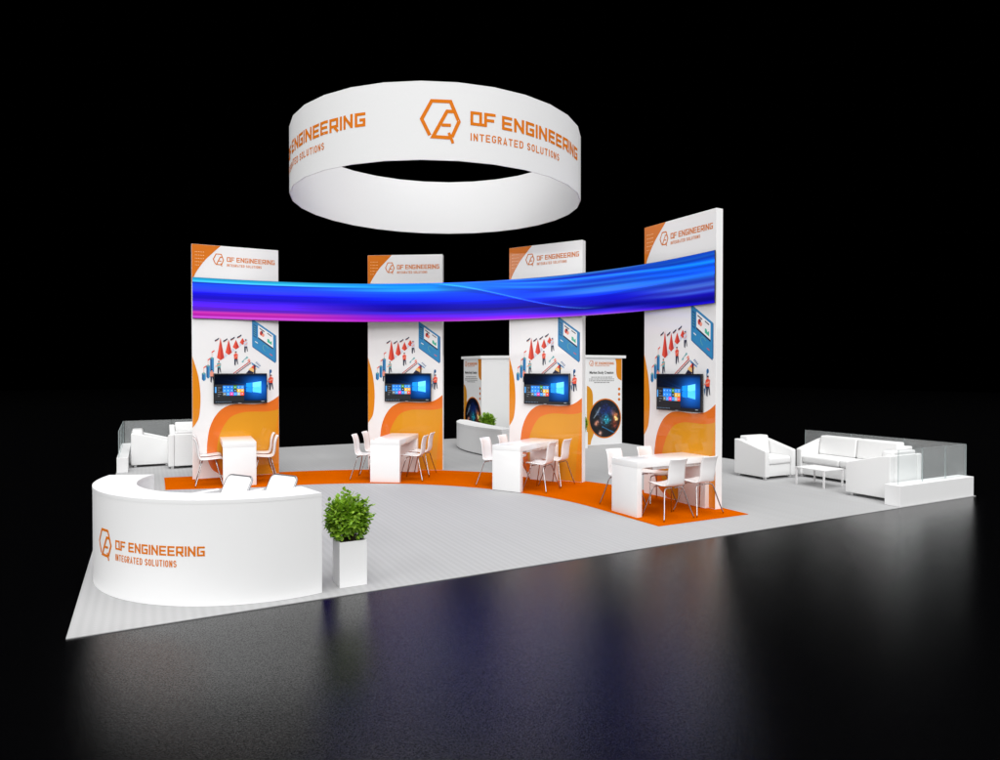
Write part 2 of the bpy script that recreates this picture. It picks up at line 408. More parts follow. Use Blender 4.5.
def make_column(label):
    c = thing('display_column', (0, 0, 0), 0, label, 'display column', 'tall printed display columns')
    mb = MB(); mb.box((-CW/2, 0, .001), (CW/2, CT, CH), PANEL); mb.build('column_body', c, bevel=.004, seg=1)
    g = MB()
    # corner and blobs
    corner = smoothpath([(.485, CH-.002), (.338, 4.081), (.223, 3.955), (.098, 3.77), (.026, 3.62), (.003, 3.53)], 6)
    poly(g, [(.003, CH-.002)] + corner[::-1], ORANGE, 0)
    for r, nn in enumerate((6, 6, 6, 5, 3)):
        for q in range(nn): poly(g, circle(.065+q*.027, 4.10-.06*r, .0065, .008, 6), PALE, 1)
    left = smoothpath([(.003, 2.22), (.065, 2.009), (.111, 1.80), (.136, 1.52), (.128, 1.27), (.105, 1.11), (.066, 1.02), (.003, .93)], 6)
    poly(g, left[::-1], AMBER, 0)
    top = smoothpath([(CW-.003, 1.485), (1.377, 1.401), (1.244, 1.350), (1.019, 1.333), (.762, 1.345), (.60, 1.318), (.456, 1.226), (.348, 1.076), (.277, .887), (.244, .66), (.238, .46), (.262, .30), (.32, .17), (.40, .10), (.52, .03)], 6)
    ymid = smoothpath([(CW-.003, 1.235), (1.395, 1.205), (1.243, 1.19), (1.037, 1.195), (.853, 1.186), (.67, 1.124), (.555, 1.0), (.468, .83), (.425, .68), (.405, .48), (.42, .30), (.50, .14), (.62, .03)], 6)
    poly(g, top[::-1] + [(CW-.003, .03)][::1] if False else [(CW-.003, .012)] + top + [(.52, .012)], BAND, 0)
    poly(g, [(CW-.004, .012)] + ymid + [(.62, .012)], YELLOW, 1)
    poly(g, [(CW-.004, 1.20), (CW-.03, 1.05), (CW-.10, .50), (CW-.13, .012), (CW-.004, .012)], AMBER, 2)
    g.build('printed_shapes', c)
    a = MB()
    # floating dashboard
    poly(a, [(1.019, 2.42), (1.434, 2.117), (1.434, 2.635), (1.019, 2.93)][::1], P_BLUE, 0)
    poly(a, [(1.434, 2.117), (1.450, 2.13), (1.450, 2.62), (1.434, 2.635)], P_BLUE2, 1)
    poly(a, [(1.019, 2.42), (1.434, 2.117), (1.434, 2.10), (1.030, 2.395)], P_BLUE2, 1)
    poly(a, [(1.04, 2.60), (1.10, 2.56), (1.10, 2.80), (1.04, 2.84)], P_BLUE2, 1)
    for k in range(5): poly(a, [(1.05, 2.63+.04*k), (1.09, 2.60+.04*k), (1.09, 2.612+.04*k), (1.05, 2.642+.04*k)], P_TEAL, 2)
    poly(a, [(1.126, 2.588), (1.395, 2.39), (1.395, 2.624), (1.126, 2.814)], P_WHITE, 1)
    poly(a, [(1.126, 2.562), (1.395, 2.362), (1.395, 2.39), (1.126, 2.588)], P_NAVY, 1)
    poly(a, [(1.15, 2.745), (1.24, 2.68), (1.24, 2.70), (1.15, 2.765)], P_NAVY, 2)
    poly(a, [(1.29, 2.655), (1.37, 2.597), (1.37, 2.615), (1.29, 2.673)], P_NAVY, 2)
    poly(a, circle(1.185, 2.66, .030, .045), P_RED2, 2); poly(a, [(1.185, 2.66), (1.215, 2.65), (1.21, 2.69), (1.19, 2.705)], P_NAVY, 3)
    poly(a, circle(1.215, 2.625, .024, .032), P_PINK, 3)
    poly(a, [(1.29, 2.50), (1.37, 2.44), (1.37, 2.52), (1.34, 2.50), (1.32, 2.55), (1.29, 2.56)], P_GREEN, 2)
    ribbon(a, [(1.30+.05*math.cos(t*.5)-.04, 2.375-.028*math.cos(t*.5)+.06*math.sin(t*.5)) for t in range(1, 10)], .010, fpan, P_TEAL, .003)
    poly(a, [(1.07, 2.50), (1.12, 2.465), (1.12, 2.48), (1.07, 2.515)], P_WHITE, 2); poly(a, [(1.08, 2.475), (1.11, 2.455), (1.11, 2.462), (1.08, 2.483)], P_GREEN, 2)
    poly(a, [(1.33, 2.27), (1.38, 2.235), (1.38, 2.25), (1.33, 2.285)], P_RED, 2)
    # cones with flags
    for (x, yt, yb, w) in ((.475, 2.563, 2.15, .062), (.612, 2.533, 2.248, .055), (.738, 2.53, 2.35, .055), (.852, 2.566, 2.437, .048)):
        poly(a, [(x-w, yb+.045), (x, yb), (x, yt)], P_RED, 2); poly(a, [(x, yb), (x+w, yb+.045), (x, yt)], P_RED2, 2)
        poly(a, [(x, yb-.01), (x+w*1.9, yb+.09), (x+w*1.1, yb+.13), (x+w, yb+.045)], P_GREY, 1)
    for (x, y) in ((.378, 2.487), (.520, 2.480), (.645, 2.512), (.760, 2.555)):
        poly(a, [(x, y), (x+.072, y+.048), (x+.072, y+.075), (x+.03, y+.045), (x, y+.03)], P_NAVY, 2)
        poly(a, [(x+.01, y+.0), (x+.05, y+.02), (x+.06, y+.03), (x+.02, y+.015)], P_PINK, 3)
    # bars
    for (x0, x1, y0, y1) in ((.161, .225, 1.785, 1.90), (.235, .292, 1.83, 2.04), (.298, .361, 1.93, 2.18)):
        xm = (x0+x1)/2
        poly(a, [(x0, y0+.015), (xm, y0-.015), (xm, y1-.015), (x0, y1+.01)], P_BLUE2, 2)
        poly(a, [(xm, y0-.015), (x1, y0+.015), (x1, y1+.01), (xm, y1-.015)], P_BLUE, 2)
        poly(a, [(x0, y1+.01), (xm, y1-.015), (x1, y1+.01), (xm, y1+.032)], P_TEAL, 3)
        poly(a, [(xm-.003, y1), (xm+.003, y1), (xm+.003, y1+.13), (xm-.003, y1+.13)], P_PINK, 3)
        poly(a, [(xm-.005, y1+.10), (xm+.040, y1+.13), (xm+.040, y1+.155), (xm-.005, y1+.12)], P_RED, 4)
    person_fig(a, .907, 2.29, .25, P_GREY, lean=-.09)
    person_fig(a, .735, 2.05, .265, P_RED, lean=-.10)
    person_fig(a, .446, 1.90, .24, P_TEAL, lean=-.13)
    person_fig(a, 1.350, 1.585, .30, P_RED, lean=-.16)
    person_fig(a, .325, 1.74, .24, P_PINK)
    # network and ladder
    poly(a, [(.69, 1.90), (.99, 2.13), (.985, 2.145), (.685, 1.912)], P_RED2, 2)
    poly(a, [(.74, 1.90), (1.0, 2.10), (.995, 2.112), (.735, 1.912)], P_NAVY, 2)
    for k in range(7):
        x = .73+.04*k; y = 1.93+.031*k; poly(a, [(x, y), (x+.006, y), (x+.022, y-.03), (x+.016, y-.03)], P_RED, 3)
    poly(a, [(.90, 1.90), (.97, 1.98), (1.06, 1.95), (1.02, 1.88)], P_NAVY, 2); poly(a, [(.95, 1.98), (1.03, 2.05), (1.10, 2.0), (1.04, 1.93)], P_SAND, 3)
    poly(a, [(1.0, 2.02), (1.05, 2.07), (1.09, 2.04), (1.05, 1.99)], P_RED, 4); poly(a, [(1.00, 2.12), (1.13, 2.03), (1.15, 2.0), (1.02, 2.07)], P_BLUE, 4)
    poly(a, [(1.05, 2.08), (1.075, 2.06), (1.075, 1.90), (1.05, 1.90)], P_NAVY, 5)
    for k in range(4): poly(a, [(1.08+.02*k, 2.10-.02*k), (1.11+.02*k, 2.115-.02*k), (1.105+.02*k, 2.125-.02*k), (1.075+.02*k, 2.11-.02*k)], P_BLUE2, 5)
    poly(a, [(.83, 2.12), (.90, 2.19), (.93, 2.23), (.95, 2.20), (.88, 2.16), (.86, 2.11)], P_TEAL, 2); poly(a, [(.93, 2.14), (.97, 2.13), (.985, 2.17), (.96, 2.18)], P_PINK, 2)
    ribbon(a, [(1.282, 1.70), (1.297, 1.62), (1.310, 1.80), (1.322, 1.70), (1.333, 1.92), (1.345, 1.95)], .018, fpan, P_BLUE2, .003)
    poly(a, circle(1.345, 1.95, .022, .035), P_BLUE2, 2)
    a.build('isometric_illustration', c)
    lockup(c, fpan, (.352, .541, 3.862, 4.092), (.59, 1.43, 3.952, 4.042), (.59, 1.192, 3.868, 3.915))
    return c
CP = [((1.25, 7.44), (2.745, 7.42)), ((4.39, 7.16), (5.66, 6.34)), ((6.50, 5.18), (7.245, 3.88)), ((7.56, 2.63), (7.59, 1.11))]
CL = ['tall white printed column nearest the small glass fence, furthest left of the four',
      'tall white printed column second from the left, seen almost straight on',
      'tall white printed column third from the left, with the storage room behind it',
      'tall white printed column furthest right, holding the right end of the blue screen']
colobj = None; frames = []
for (L, R), lab in zip(CP, CL):
    ang = math.atan2(R[1]-L[1], R[0]-L[0]); mid = ((L[0]+R[0])/2, (L[1]+R[1])/2, 0)
    frames.append((mid, ang))
    if colobj is None: colobj = make_column(lab); colobj.location = mid; colobj.rotation_euler = (0, 0, ang)
    else: copy_tree(colobj, mid, ang, lab)

# ---------------------------------------------------------------- screens on the columns
SCREEN = attr_mat('lit_screen', emit=1.0, rough=.15)
def sm(x, a, b):
    t = max(0, min(1, (x-a)/(b-a))); return t*t*(3-2*t)
TW, TH, TD = .925, .555, .05
def make_tv(label):
    t = thing('wall_monitor', (0, 0, 0), 0, label, 'monitor', 'monitors mounted on the columns')
    mb = MB(); mb.box((-TW/2, -TD, 0), (TW/2, -.006, TH), BLACKP); mb.build('monitor_case', t, bevel=.006, seg=2)
    def f(u, v, off): return (u-TW/2, -TD-off, v)
    def wall(s, v):
        # light beams fanning out of a window
        c = [.004, .035, .12]
        dx, dy = s-.80, v-.52
        r = math.hypot(dx*1.6, dy)
        g = math.exp(-(r/.42)**2)
        ang = math.atan2(dy, -dx) if dx < 0 else math.atan2(dy, dx)
        beam = 0
        if dx < 0:
            for a_, w_, k in ((.16, .035, .5), (.30, .05, .55), (.45, .05, .35), (-.12, .05, .35), (-.38, .07, .35), (.05, .04, .3)):
                beam += k*math.exp(-((ang-a_)/w_)**2)*math.exp(-(r/.75)**2)
        q = g*.8+beam*.9
        c = [c[0]+.04*q+.12*g*g, c[1]+.10*sm(s, .2, .9)+.46*q, c[2]+.22*sm(s, .2, .9)+.80*q]
        e = sm(v, .0, .15)*sm(1-v, 0, .12)*(.55+.45*sm(s, -.1, .4))
        return [x*(.45+.55*e) for x in c]
    image('screen_picture', t, f, (.016, TW-.016), (.02, TH-.016), 90, 54, wall, SCREEN, .001)
    E_ = {}
    def em(r, g, b):
        k = (r, g, b)
        if k not in E_: E_[k] = mat('screen_%d_%d_%d' % k, rgb(*k), .4, emit=.85)
        return E_[k]
    U = lambda s: .016+(TW-.032)*s; V = lambda v: .02+(TH-.036)*v
    w = MB()
    def q(s0, v0, s1, v1, m, l=0, sk=0): w.face([f(U(s0), V(v0), .002+.0005*l), f(U(s1), V(v0-sk), .002+.0005*l), f(U(s1), V(v1+sk), .002+.0005*l), f(U(s0), V(v1), .002+.0005*l)], m)
    # bright window emblem
    q(.605, .545, .715, .685, em(0, 128, 220), 0, .018); q(.605, .375, .715, .525, em(0, 120, 214), 0, .018)
    q(.728, .545, .90, .70, em(96, 196, 250), 0, .05); q(.728, .37, .90, .525, em(70, 180, 246), 0, .05)
    # menu with tiles
    q(.0, .06, .565, .64, em(17, 20, 24), 1); q(.005, .35, .035, .56, em(60, 130, 190), 2); q(0, 0, 1, .06, em(6, 9, 14), 1)
    for k in range(5): q(.06, .22+.075*k, .062+.03*((k*7) % 3+1), .235+.075*k, em(110, 114, 120), 2)
    cols = [[(24, 112, 200), (22, 104, 190), (22, 104, 190), (62, 120, 30), (24, 112, 204), (44, 124, 214)],
            [(30, 120, 214), (30, 120, 214), (26, 110, 200), (30, 34, 30), (206, 160, 50), (190, 150, 60)],
            [(92, 96, 90), (40, 120, 200), (196, 50, 130), (34, 120, 210), (140, 150, 150), (226, 66, 34)]]
    for r in range(3):
        for k in range(6):
            s0 = .155+.068*k; v1 = .60-.118*r; q(s0, v1-.113, s0+.0655, v1, em(*cols[r][k]), 2)
            q(s0+.024, v1-.070, s0+.042, v1-.042, em(150, 190, 230), 3)
    for k in range(9): q(.02+.035*k, .018, .034+.035*k, .042, em(90, 110, 130), 3)
    q(.90, .02, .96, .04, em(120, 130, 140), 3)
    w.build('menu_tiles', t)
    mb = MB(); mb.box((.40, -TD-.0022, .006), (.46, -TD-.0005, .013), mat('maker_mark', (.5, .5, .5), .4)); 
    mb.v = [(x-.43-.02, y, z) for x, y, z in mb.v]; mb.build('maker_badge', t)
    return t
TL = ['black monitor on the leftmost column, showing a blue desktop with tiles', 'black monitor on the second column from the left, showing a blue desktop',
      'black monitor on the third column from the left, showing a blue desktop', 'black monitor on the rightmost column, showing a blue desktop with tiles']
tv0 = None
for ((mx, my, _), ang), lab in zip(frames, TL):
    uc = .35+TW/2-CW/2; off = -.0105
    x = mx + math.cos(ang)*uc + math.sin(ang)*.0095; y = my + math.sin(ang)*uc - math.cos(ang)*.0095
    if tv0 is None: tv0 = make_tv(lab); tv0.location = (x, y, 1.355); tv0.rotation_euler = (0, 0, ang)
    else: copy_tree(tv0, (x, y, 1.355), ang, lab)

# ---------------------------------------------------------------- curved led screen
LZ0, LZ1 = 2.90, 3.63
led = thing('curved_led_screen', (OX, OY, LZ0), 0, 'long curved blue and violet screen band running across all four columns', 'curved screen')
TA0, TA1 = 97.6, -8.0
def led_r(th): return 5.46 + .125*(abs(th-45)/53.2)**4
def led_fn(u, v, off):
    th = TA0+(TA1-TA0)*u; r = led_r(th)-off; a = math.radians(th)
    return (r*math.cos(a), r*math.sin(a), v)
def n1(x, seed):
    i = math.floor(x); f = x-i; f = f*f*(3-2*f)
    h = lambda k: (math.sin((k+seed*57.3)*127.1)*43758.5453) % 1
    return h(i)*(1-f)+h(i+1)*f
def n2d(x, y, seed):
    i, j = math.floor(x), math.floor(y); fx, fy = x-i, y-j; fx = fx*fx*(3-2*fx); fy = fy*fy*(3-2*fy)
    h = lambda a, b: (math.sin((a*127.1+b*311.7+seed*74.7))*43758.5453) % 1
    return (h(i, j)*(1-fx)+h(i+1, j)*fx)*(1-fy)+(h(i, j+1)*(1-fx)+h(i+1, j+1)*fx)*fy
def ramp(stops, t):
    for (a, ca), (b, cb) in zip(stops, stops[1:]):
        if t <= b:
            k = max(0, (t-a)/(b-a)); k = k*k*(3-2*k); return [x+(y-x)*k for x, y in zip(ca, cb)]
    return list(stops[-1][1])
def K(*c): return [x/255 for x in c]
R0 = [(0, K(175, 30, 175)), (.03, K(225, 90, 240)), (.08, K(188, 22, 172)), (.14, K(215, 55, 190)), (.21, K(96, 30, 205)), (.30, K(96, 30, 240)), (.37, K(88, 34, 255)), (.44, K(54, 18, 228)), (.50, K(22, 4, 200)), (.61, K(18, 8, 225)), (.68, K(50, 60, 255)), (.76, K(40, 76, 255)), (.84, K(22, 84, 255)), (.875, K(12, 54, 205)), (.905, K(86, 235, 255)), (.94, K(40, 190, 235)), (1, K(14, 155, 212))]
R1 = [(0, K(190, 40, 215)), (.03, K(190, 24, 220)), (.07, K(140, 20, 220)), (.16, K(112, 28, 240)), (.24, K(50, 40, 240)), (.29, K(20, 0, 150)), (.42, K(10, 0, 190)), (.52, K(10, 30, 230)), (.70, K(16, 72, 255)), (.77, K(24, 100, 245)), (.81, K(50, 180, 255)), (.90, K(24, 160, 250)), (1, K(20, 140, 245))]
R2 = [(0, K(215, 120, 235)), (.04, K(158, 20, 240)), (.12, K(88, 40, 252)), (.22, K(40, 26, 210)), (.27, K(18, 4, 140)), (.34, K(5, 0, 190)), (.46, K(6, 14, 222)), (.56, K(8, 56, 255)), (.72, K(16, 72, 240)), (.85, K(24, 110, 255)), (.96, K(24, 112, 255)), (1, K(70, 140, 250))]
R3 = [(0, K(190, 100, 240)), (.04, K(112, 45, 246)), (.10, K(52, 40, 236)), (.17, K(0, 0, 130)), (.26, K(16, 8, 190)), (.40, K(14, 20, 226)), (.47, K(20, 70, 236)), (.53, K(66, 130, 255)), (.60, K(50, 130, 232)), (.68, K(20, 50, 190)), (.76, K(24, 66, 220)), (.83, K(30, 98, 252)), (.93, K(20, 50, 215)), (1, K(80, 170, 240))]
R4 = [(0, K(40, 10, 215)), (.03, K(10, 0, 200)), (.10, K(0, 0, 130)), (.20, K(16, 8, 180)), (.27, K(60, 90, 225)), (.32, K(48, 58, 190)), (.39, K(70, 112, 226)), (.47, K(30, 56, 185)), (.58, K(32, 122, 252)), (.68, K(0, 52, 215)), (.82, K(0, 84, 218)), (1, K(12, 104, 238))]
def led_col(u, v):
    wob = .35+.65*sm(u, .3, .8)
    vv = v + wob*(.07*(n2d(u*5, v*1.3, 3)-.5) + .02*(n2d(u*14, v*7, 5)-.5))
    vv = vv*(1-sm(abs(v-.5), .40, .5)) + v*sm(abs(v-.5), .40, .5)
    st = [(0, R0), (.14, R0), (.40, R1), (.56, R2), (.78, R3), (.96, R4), (1.0, R4)]
    for (a, ra), (b, rb) in zip(st, st[1:]):
        if u <= b:
            k = (u-a)/(b-a) if b > a else 0; k = k*k*(3-2*k); c = [x+(y-x)*k for x, y in zip(ramp(ra, vv), ramp(rb, vv))]; break
    # long silky streaks running with the screen
    warp = v + .10*math.sin(u*5.2-.8)*(.3+.7*sm(u, .45, .9)) + .03*math.sin(u*11)
    s1 = n1(warp*30, 1)*.55+n1(warp*75+u*2, 2)*.45
    c = [x*(1+(s1-.5)*2*.07) for x in c]
    if u > .50:
        x = u-.50
        for a0, b0, c0, wd, am in ((1.02, -.62, .95, .045, -.42), (1.10, -.85, 1.10, .030, -.30), (.97, -.50, .40, .028, .26), (1.06, -.72, 1.02, .022, .22), (.90, -.95, 1.05, .035, .22), (1.22, -.80, .85, .05, -.25)):
            vc = a0+b0*x+c0*x*x+.02*math.sin(x*17+a0*9)
            g = math.exp(-((v-vc)/(wd*(.7+1.2*x)))**2)*sm(u, .50, .66)*sm(v, .30, .46)
            if am < 0: c = [c[0]*(1+am*g), c[1]*(1+am*g), c[2]*(1+am*.35*g)]
            else: c = [c[0]+am*.25*g, c[1]+am*.9*g, c[2]+am*.5*g]
    # bright wave crest
    if .42 < u < .80:
        q = sm(u, .44, .74); crest = .97-.80*(.35*((u-.44)/.30 if u < .74 else 1)+.65*q); d_ = v-crest
        e = sm(u, .42, .47)*sm(.80-u, 0, .08)
        g = math.exp(-(d_/.017)**2)*e*.85; c = [c[0]+.20*g, c[1]+.36*g, c[2]+.25*g]
        g = math.exp(-max(0, d_)/.08)*e*.14*(1 if d_ > 0 else 0); c = [c[0]+.2*g, c[1]+.8*g, c[2]+.3*g]
        if d_ < 0: h = math.exp(d_/.10)*e*.30; c = [c[0]*(1-h), c[1]*(1-h), c[2]*(1-h*.5)]
    return c
image('screen_face', led, lambda u, v, off: led_fn(u, v, off), (0, 1), (0, LZ1-LZ0), 900, 110, led_col, attr_mat('led_pixels', emit=1.0, rough=.35), .003, lambda c: (c[0], c[1], c[2]*(1+1.3*sm(c[2], .82, 1.0))))
mb = MB(); nseg = 96
f_ = [led_fn(i/nseg, 0, 0)[:2] for i in range(nseg+1)]; b_ = [led_fn(i/nseg, 0, -.016)[:2] for i in range(nseg+1)]
mb.ringprism(b_, f_, -.004, LZ1-LZ0+.004, mat('led_casing', (.03, .03, .04), .4)); mb.build('screen_casing', led)

# ---------------------------------------------------------------- meeting tables
TBL, TBW, TBH = 1.335, .53, .745
def make_table(label):
    t = thing('meeting_table', (0, 0, 0), 0, label, 'meeting table', 'white meeting tables in front of the columns')
    mb = MB(); mb.box((0, -TBW/2, TBH-.085), (TBL, TBW/2, TBH), LAM); mb.build('tabletop', t, bevel=.003, seg=2)
    for x0, x1 in ((.001, .085), (TBL-.086, TBL-.001)):
        mb = MB(); mb.box((x0, -TBW/2+.001, .0065), (x1, TBW/2-.001, TBH-.0852), LAM); mb.build('leg', t, bevel=.002, seg=2)
    mb = MB(); mb.box((.35, -.18, TBH-.14), (TBL-.086, .18, TBH-.086), LAM); mb.build('underframe', t, bevel=.004, seg=1)
    return t
TABS = [((1.915, 6.29), 87), ((4.20, 5.50), 55), ((5.67, 3.76), 30), ((6.255, 1.47), 1.5)]
TBN = ['leftmost', 'second', 'third', 'rightmost']
TBLAB = ['white slab leg meeting table before the leftmost column, seen end on', 'white slab leg meeting table before the second column, between the plant and the third table',
         'white slab leg meeting table before the third column, in front of the storage room', 'white slab leg meeting table before the rightmost column, largest in view']
tb0 = None
for ((x, y), a), lab in zip(TABS, TBLAB):
    if tb0 is None: tb0 = make_table(lab); tb0.location = (x, y, 0); tb0.rotation_euler = (0, 0, math.radians(a))
    else: copy_tree(tb0, (x, y, 0), math.radians(a), lab)

# ---------------------------------------------------------------- shell chairs
def make_chair(label):
    c = thing('shell_chair', (0, 0, 0), 0, label, 'chair', 'white shell chairs around the meeting tables')
    prof = smoothpath([(.215, .425), (.17, .445), (.05, .435), (-.08, .428), (-.155, .455), (-.185, .53), (-.195, .64), (-.215, .74), (-.245, .80)], 4)
    mb = MB(); nx = 10; rows = []
    nrow = len(prof)
    for j, (y, z) in enumerate(prof):
        t = j/(nrow-1)
        w = .178-.036*sm(t, .35, .6)
        if t < .10: w *= .80+2.0*t
        row = []
        for i in range(nx+1):
            s = -1+2*i/nx
            seat = 1-sm(t, .35, .6)
            dz = seat*.018*s*s; dy = (1-seat)*.030*s*s
            # rounded corners at the ends
            row.append((s*w, y+dy, z+dz))
        rows.append(row)
    base = len(mb.v)
    for row in rows: mb.v += row
    mi = mb.mi(SHELL)
    for j in range(nrow-1):
        for i in range(nx):
            a = base+j*(nx+1)+i; mb.f.append([a, a+1, a+nx+2, a+nx+1]); mb.m.append(mi)
    o = mb.build('seat_shell', c, smooth=True)
    md = o.modifiers.new('thick', 'SOLIDIFY'); md.thickness = .012; md.offset = 0
    for sx in (-1, 1):
        for sy in (-1, 1):
            l = MB(); pts = smoothpath([(sx*.02, sy*.10, .405), (sx*.11, sy*.105, .408), (sx*.155, sy*.115, .385), (sx*.18, sy*.135, .30), (sx*.215, sy*.175, .15), (sx*.255, sy*.215, .0075)], 4)
            l.tube(pts, .0085, CHROME, 8); l.build('leg', c, smooth=True)
    return c
chair0 = None
SEAT = [(.40, -1, 'right side, near end'), (.95, -1, 'right side, column end'), (.38, 1, 'left side, near end'), (.95, 1, 'left side, column end')]
for ti, ((x, y), a) in enumerate(TABS):
    ar = math.radians(a)
    for si, (ax, side, txt) in enumerate(SEAT):
        lat = -.43 if side < 0 else .47
        jx = random.uniform(-.015, .015); jr = random.uniform(-.04, .04)
        px = x + math.cos(ar)*(ax+jx) - math.sin(ar)*lat; py = y + math.sin(ar)*(ax+jx) + math.cos(ar)*lat
        rz = ar + (0 if side < 0 else PI) + jr
        lab = 'white shell chair with chrome legs at the %s table, %s' % (TBN[ti], txt)
        if chair0 is None: chair0 = make_chair(lab); chair0.location = (px, py, .006); chair0.rotation_euler = (0, 0, rz)
        else: copy_tree(chair0, (px, py, .006), rz, lab)

# two chairs behind the reception counter
def make_desk_chair(label):
    c = thing('desk_chair', (0, 0, 0), 0, label, 'chair', 'chairs behind the reception counter')
    tilt = math.radians(28); bw, bh, rr = .20, .40, .06
    def R(s, t, d=0):  # back plane
        y = -.17 - t*math.sin(tilt) + d*math.cos(tilt); z = .455 + t*math.cos(tilt) + d*math.sin(tilt)
        return (s, y, z)
    outl = []
    for (cx, cy, a) in ((bw-rr, bh-rr, 0), (-bw+rr, bh-rr, 90), (-bw+rr, rr, 180), (bw-rr, rr, 270)):
        for k in range(6): outl.append((cx+rr*math.cos(math.radians(a+18*k)), cy+rr*math.sin(math.radians(a+18*k))))
    mb = MB()
    mb.face([R(s, t, .008) for s, t in outl], SHELL); mb.face([R(s, t, -.008) for s, t in outl][::-1], SHELL)
    for i in range(len(outl)):
        j = (i+1) % len(outl); mb.face([R(*outl[i], -.008), R(*outl[j], -.008), R(*outl[j], .008), R(*outl[i], .008)], SHELL)
    mb.build('backrest', c)
    mb = MB(); mb.tube([R(*p, .0) for p in outl+outl[:1]], .0115, DARKMET, 6); mb.build('back_frame', c, smooth=True)
    mb = MB(); mb.box((-.19, -.18, .43), (.19, .21, .455), SHELL); mb.build('seat', c, bevel=.01, seg=2)
    for sx in (-1, 1):
        mb = MB(); mb.box((sx*.20-.02, -.22, .655), (sx*.20+.02, .15, .675), SHELL); mb.build('armrest', c, bevel=.006, seg=2)
        mb = MB(); mb.tube([(sx*.185, .08, .44), (sx*.20, .08, .655)], .009, DARKMET, 8); mb.build('arm_post', c, smooth=True)
        for sy in (-1, 1):
            l = MB(); l.tube([(sx*.15, sy*.13, .43), (sx*.19, sy*.18, .001)], .009, DARKMET, 8); l.build('leg', c, smooth=True)
    return c
dc = make_desk_chair('white desk chair with grey framed back behind the counter, nearer its open left part')
dc.location = (1.13, 1.80, 0); dc.rotation_euler = (0, 0, math.radians(122))
copy_tree(dc, (1.56, 1.60, 0), math.radians(122), 'white desk chair with grey framed back behind the counter, nearer the potted plant')

# ---------------------------------------------------------------- lounge seating
def make_sofa(name, W, nseat, label, cat, group):
    """faces local +y, origin at centre of its footprint"""
    D = .72; c = thing(name, (0, 0, 0), 0, label, cat, group); aw = .11; hw = W/2
    for s in (-1, 1):
        mb = MB(); x0, x1 = (-hw, -hw+aw) if s < 0 else (hw-aw, hw)
        prof = [(-D/2, .045), (D/2, .045), (D/2, .515), (-D/2+.13, .675), (-D/2, .69)]
        n = len(mb.v); k = len(prof); mb.v += [(x0, y, z) for y, z in prof]+[(x1, y, z) for y, z in prof]
        mb.f.append([n+i for i in range(k)]); mb.f.append([n+k+i for i in range(k)][::-1])
        for i in range(k): mb.f.append([n+i, n+k+i, n+k+(i+1) % k, n+(i+1) % k])
        mb.m += [mb.mi(LEATHER)]*(k+2); mb.build('arm', c, bevel=.022, seg=3)
    mb = MB(); mb.box((-hw+aw+.002, -D/2+.004, .05), (hw-aw-.002, -D/2+.13, .688), LEATHER); mb.build('backrest', c, bevel=.02, seg=3)
    mb = MB(); mb.box((-hw+aw+.002, -D/2+.132, .05), (hw-aw-.002, D/2-.035, .26), LEATHER); mb.build('base', c, bevel=.012, seg=2)
    sw = (W-2*aw-.01)/nseat
    for k in range(nseat):
        x0 = -hw+aw+.005+k*sw
        for nm, lo, hi, b in (('seat_cushion', (x0+.001, -D/2+.14, .263), (x0+sw-.001, D/2-.01, .40), .045), ('back_cushion', (x0+.006, -D/2+.06, .402), (x0+sw-.006, -D/2+.25, .745), .035)):
            mb = MB(); mb.box(lo, hi, LEATHER)
            if nm == 'back_cushion':
                mb.v = [(x, y-(.045 if z > .5 else 0), z) for x, y, z in mb.v]
            mb.build(nm, c, bevel=b, seg=4)
    for sx in (-1, 1):
        for sy in (-1, 1):
            f = MB(); x = sx*(hw-.075); y = sy*(D/2-.075); f.box((x-.025, y-.025, .001), (x+.025, y+.025, .05), FOOT); f.build('foot', c, bevel=.004, seg=1)
    return c
GA = 'white armchairs in the lounge corners'; GS = 'white sofas in the lounge corners'
arm = make_sofa('lounge_armchair', .80, 1, 'white leather armchair behind the coffee table, nearest the rightmost column', 'armchair', GA)
arm.location = (10.68, 2.92, 0); arm.rotation_euler = (0, 0, PI)
copy_tree(arm, (10.68, .66, 0), 0, 'white leather armchair in front of the coffee table, beside the white plinth with glass')
copy_tree(arm, (.60, 10.03, 0), -PI/2, 'white leather armchair beside the long left plinth, seen from its side')
copy_tree(arm, (1.30, 9.42, 0), 0, 'white leather armchair seen from behind, partly hidden by the leftmost column')
so = make_sofa('lounge_sofa', 1.72, 2, 'white two seat leather sofa along the right glass fence', 'sofa', GS)
so.location = (11.57, 1.80, 0); so.rotation_euler = (0, 0, PI/2)
copy_tree(so, (1.85, 11.56, 0), PI, 'white leather sofa against the left back glass fence, mostly hidden')

ct = thing('coffee_table', (10.68, 1.78, 0), 0, 'low white coffee table with thin legs between the lounge seats', 'coffee table')
mb = MB(); mb.box((-.25, -.28, .285), (.25, .28, .305), LAM); mb.build('tabletop', ct, bevel=.003, seg=1)
for sx in (-1, 1):
    for sy in (-1, 1):
        mb = MB(); mb.box((sx*.235-.012, sy*.265-.012, .001), (sx*.235+.012, sy*.265+.012, .2845), SHELL); mb.build('leg', ct)

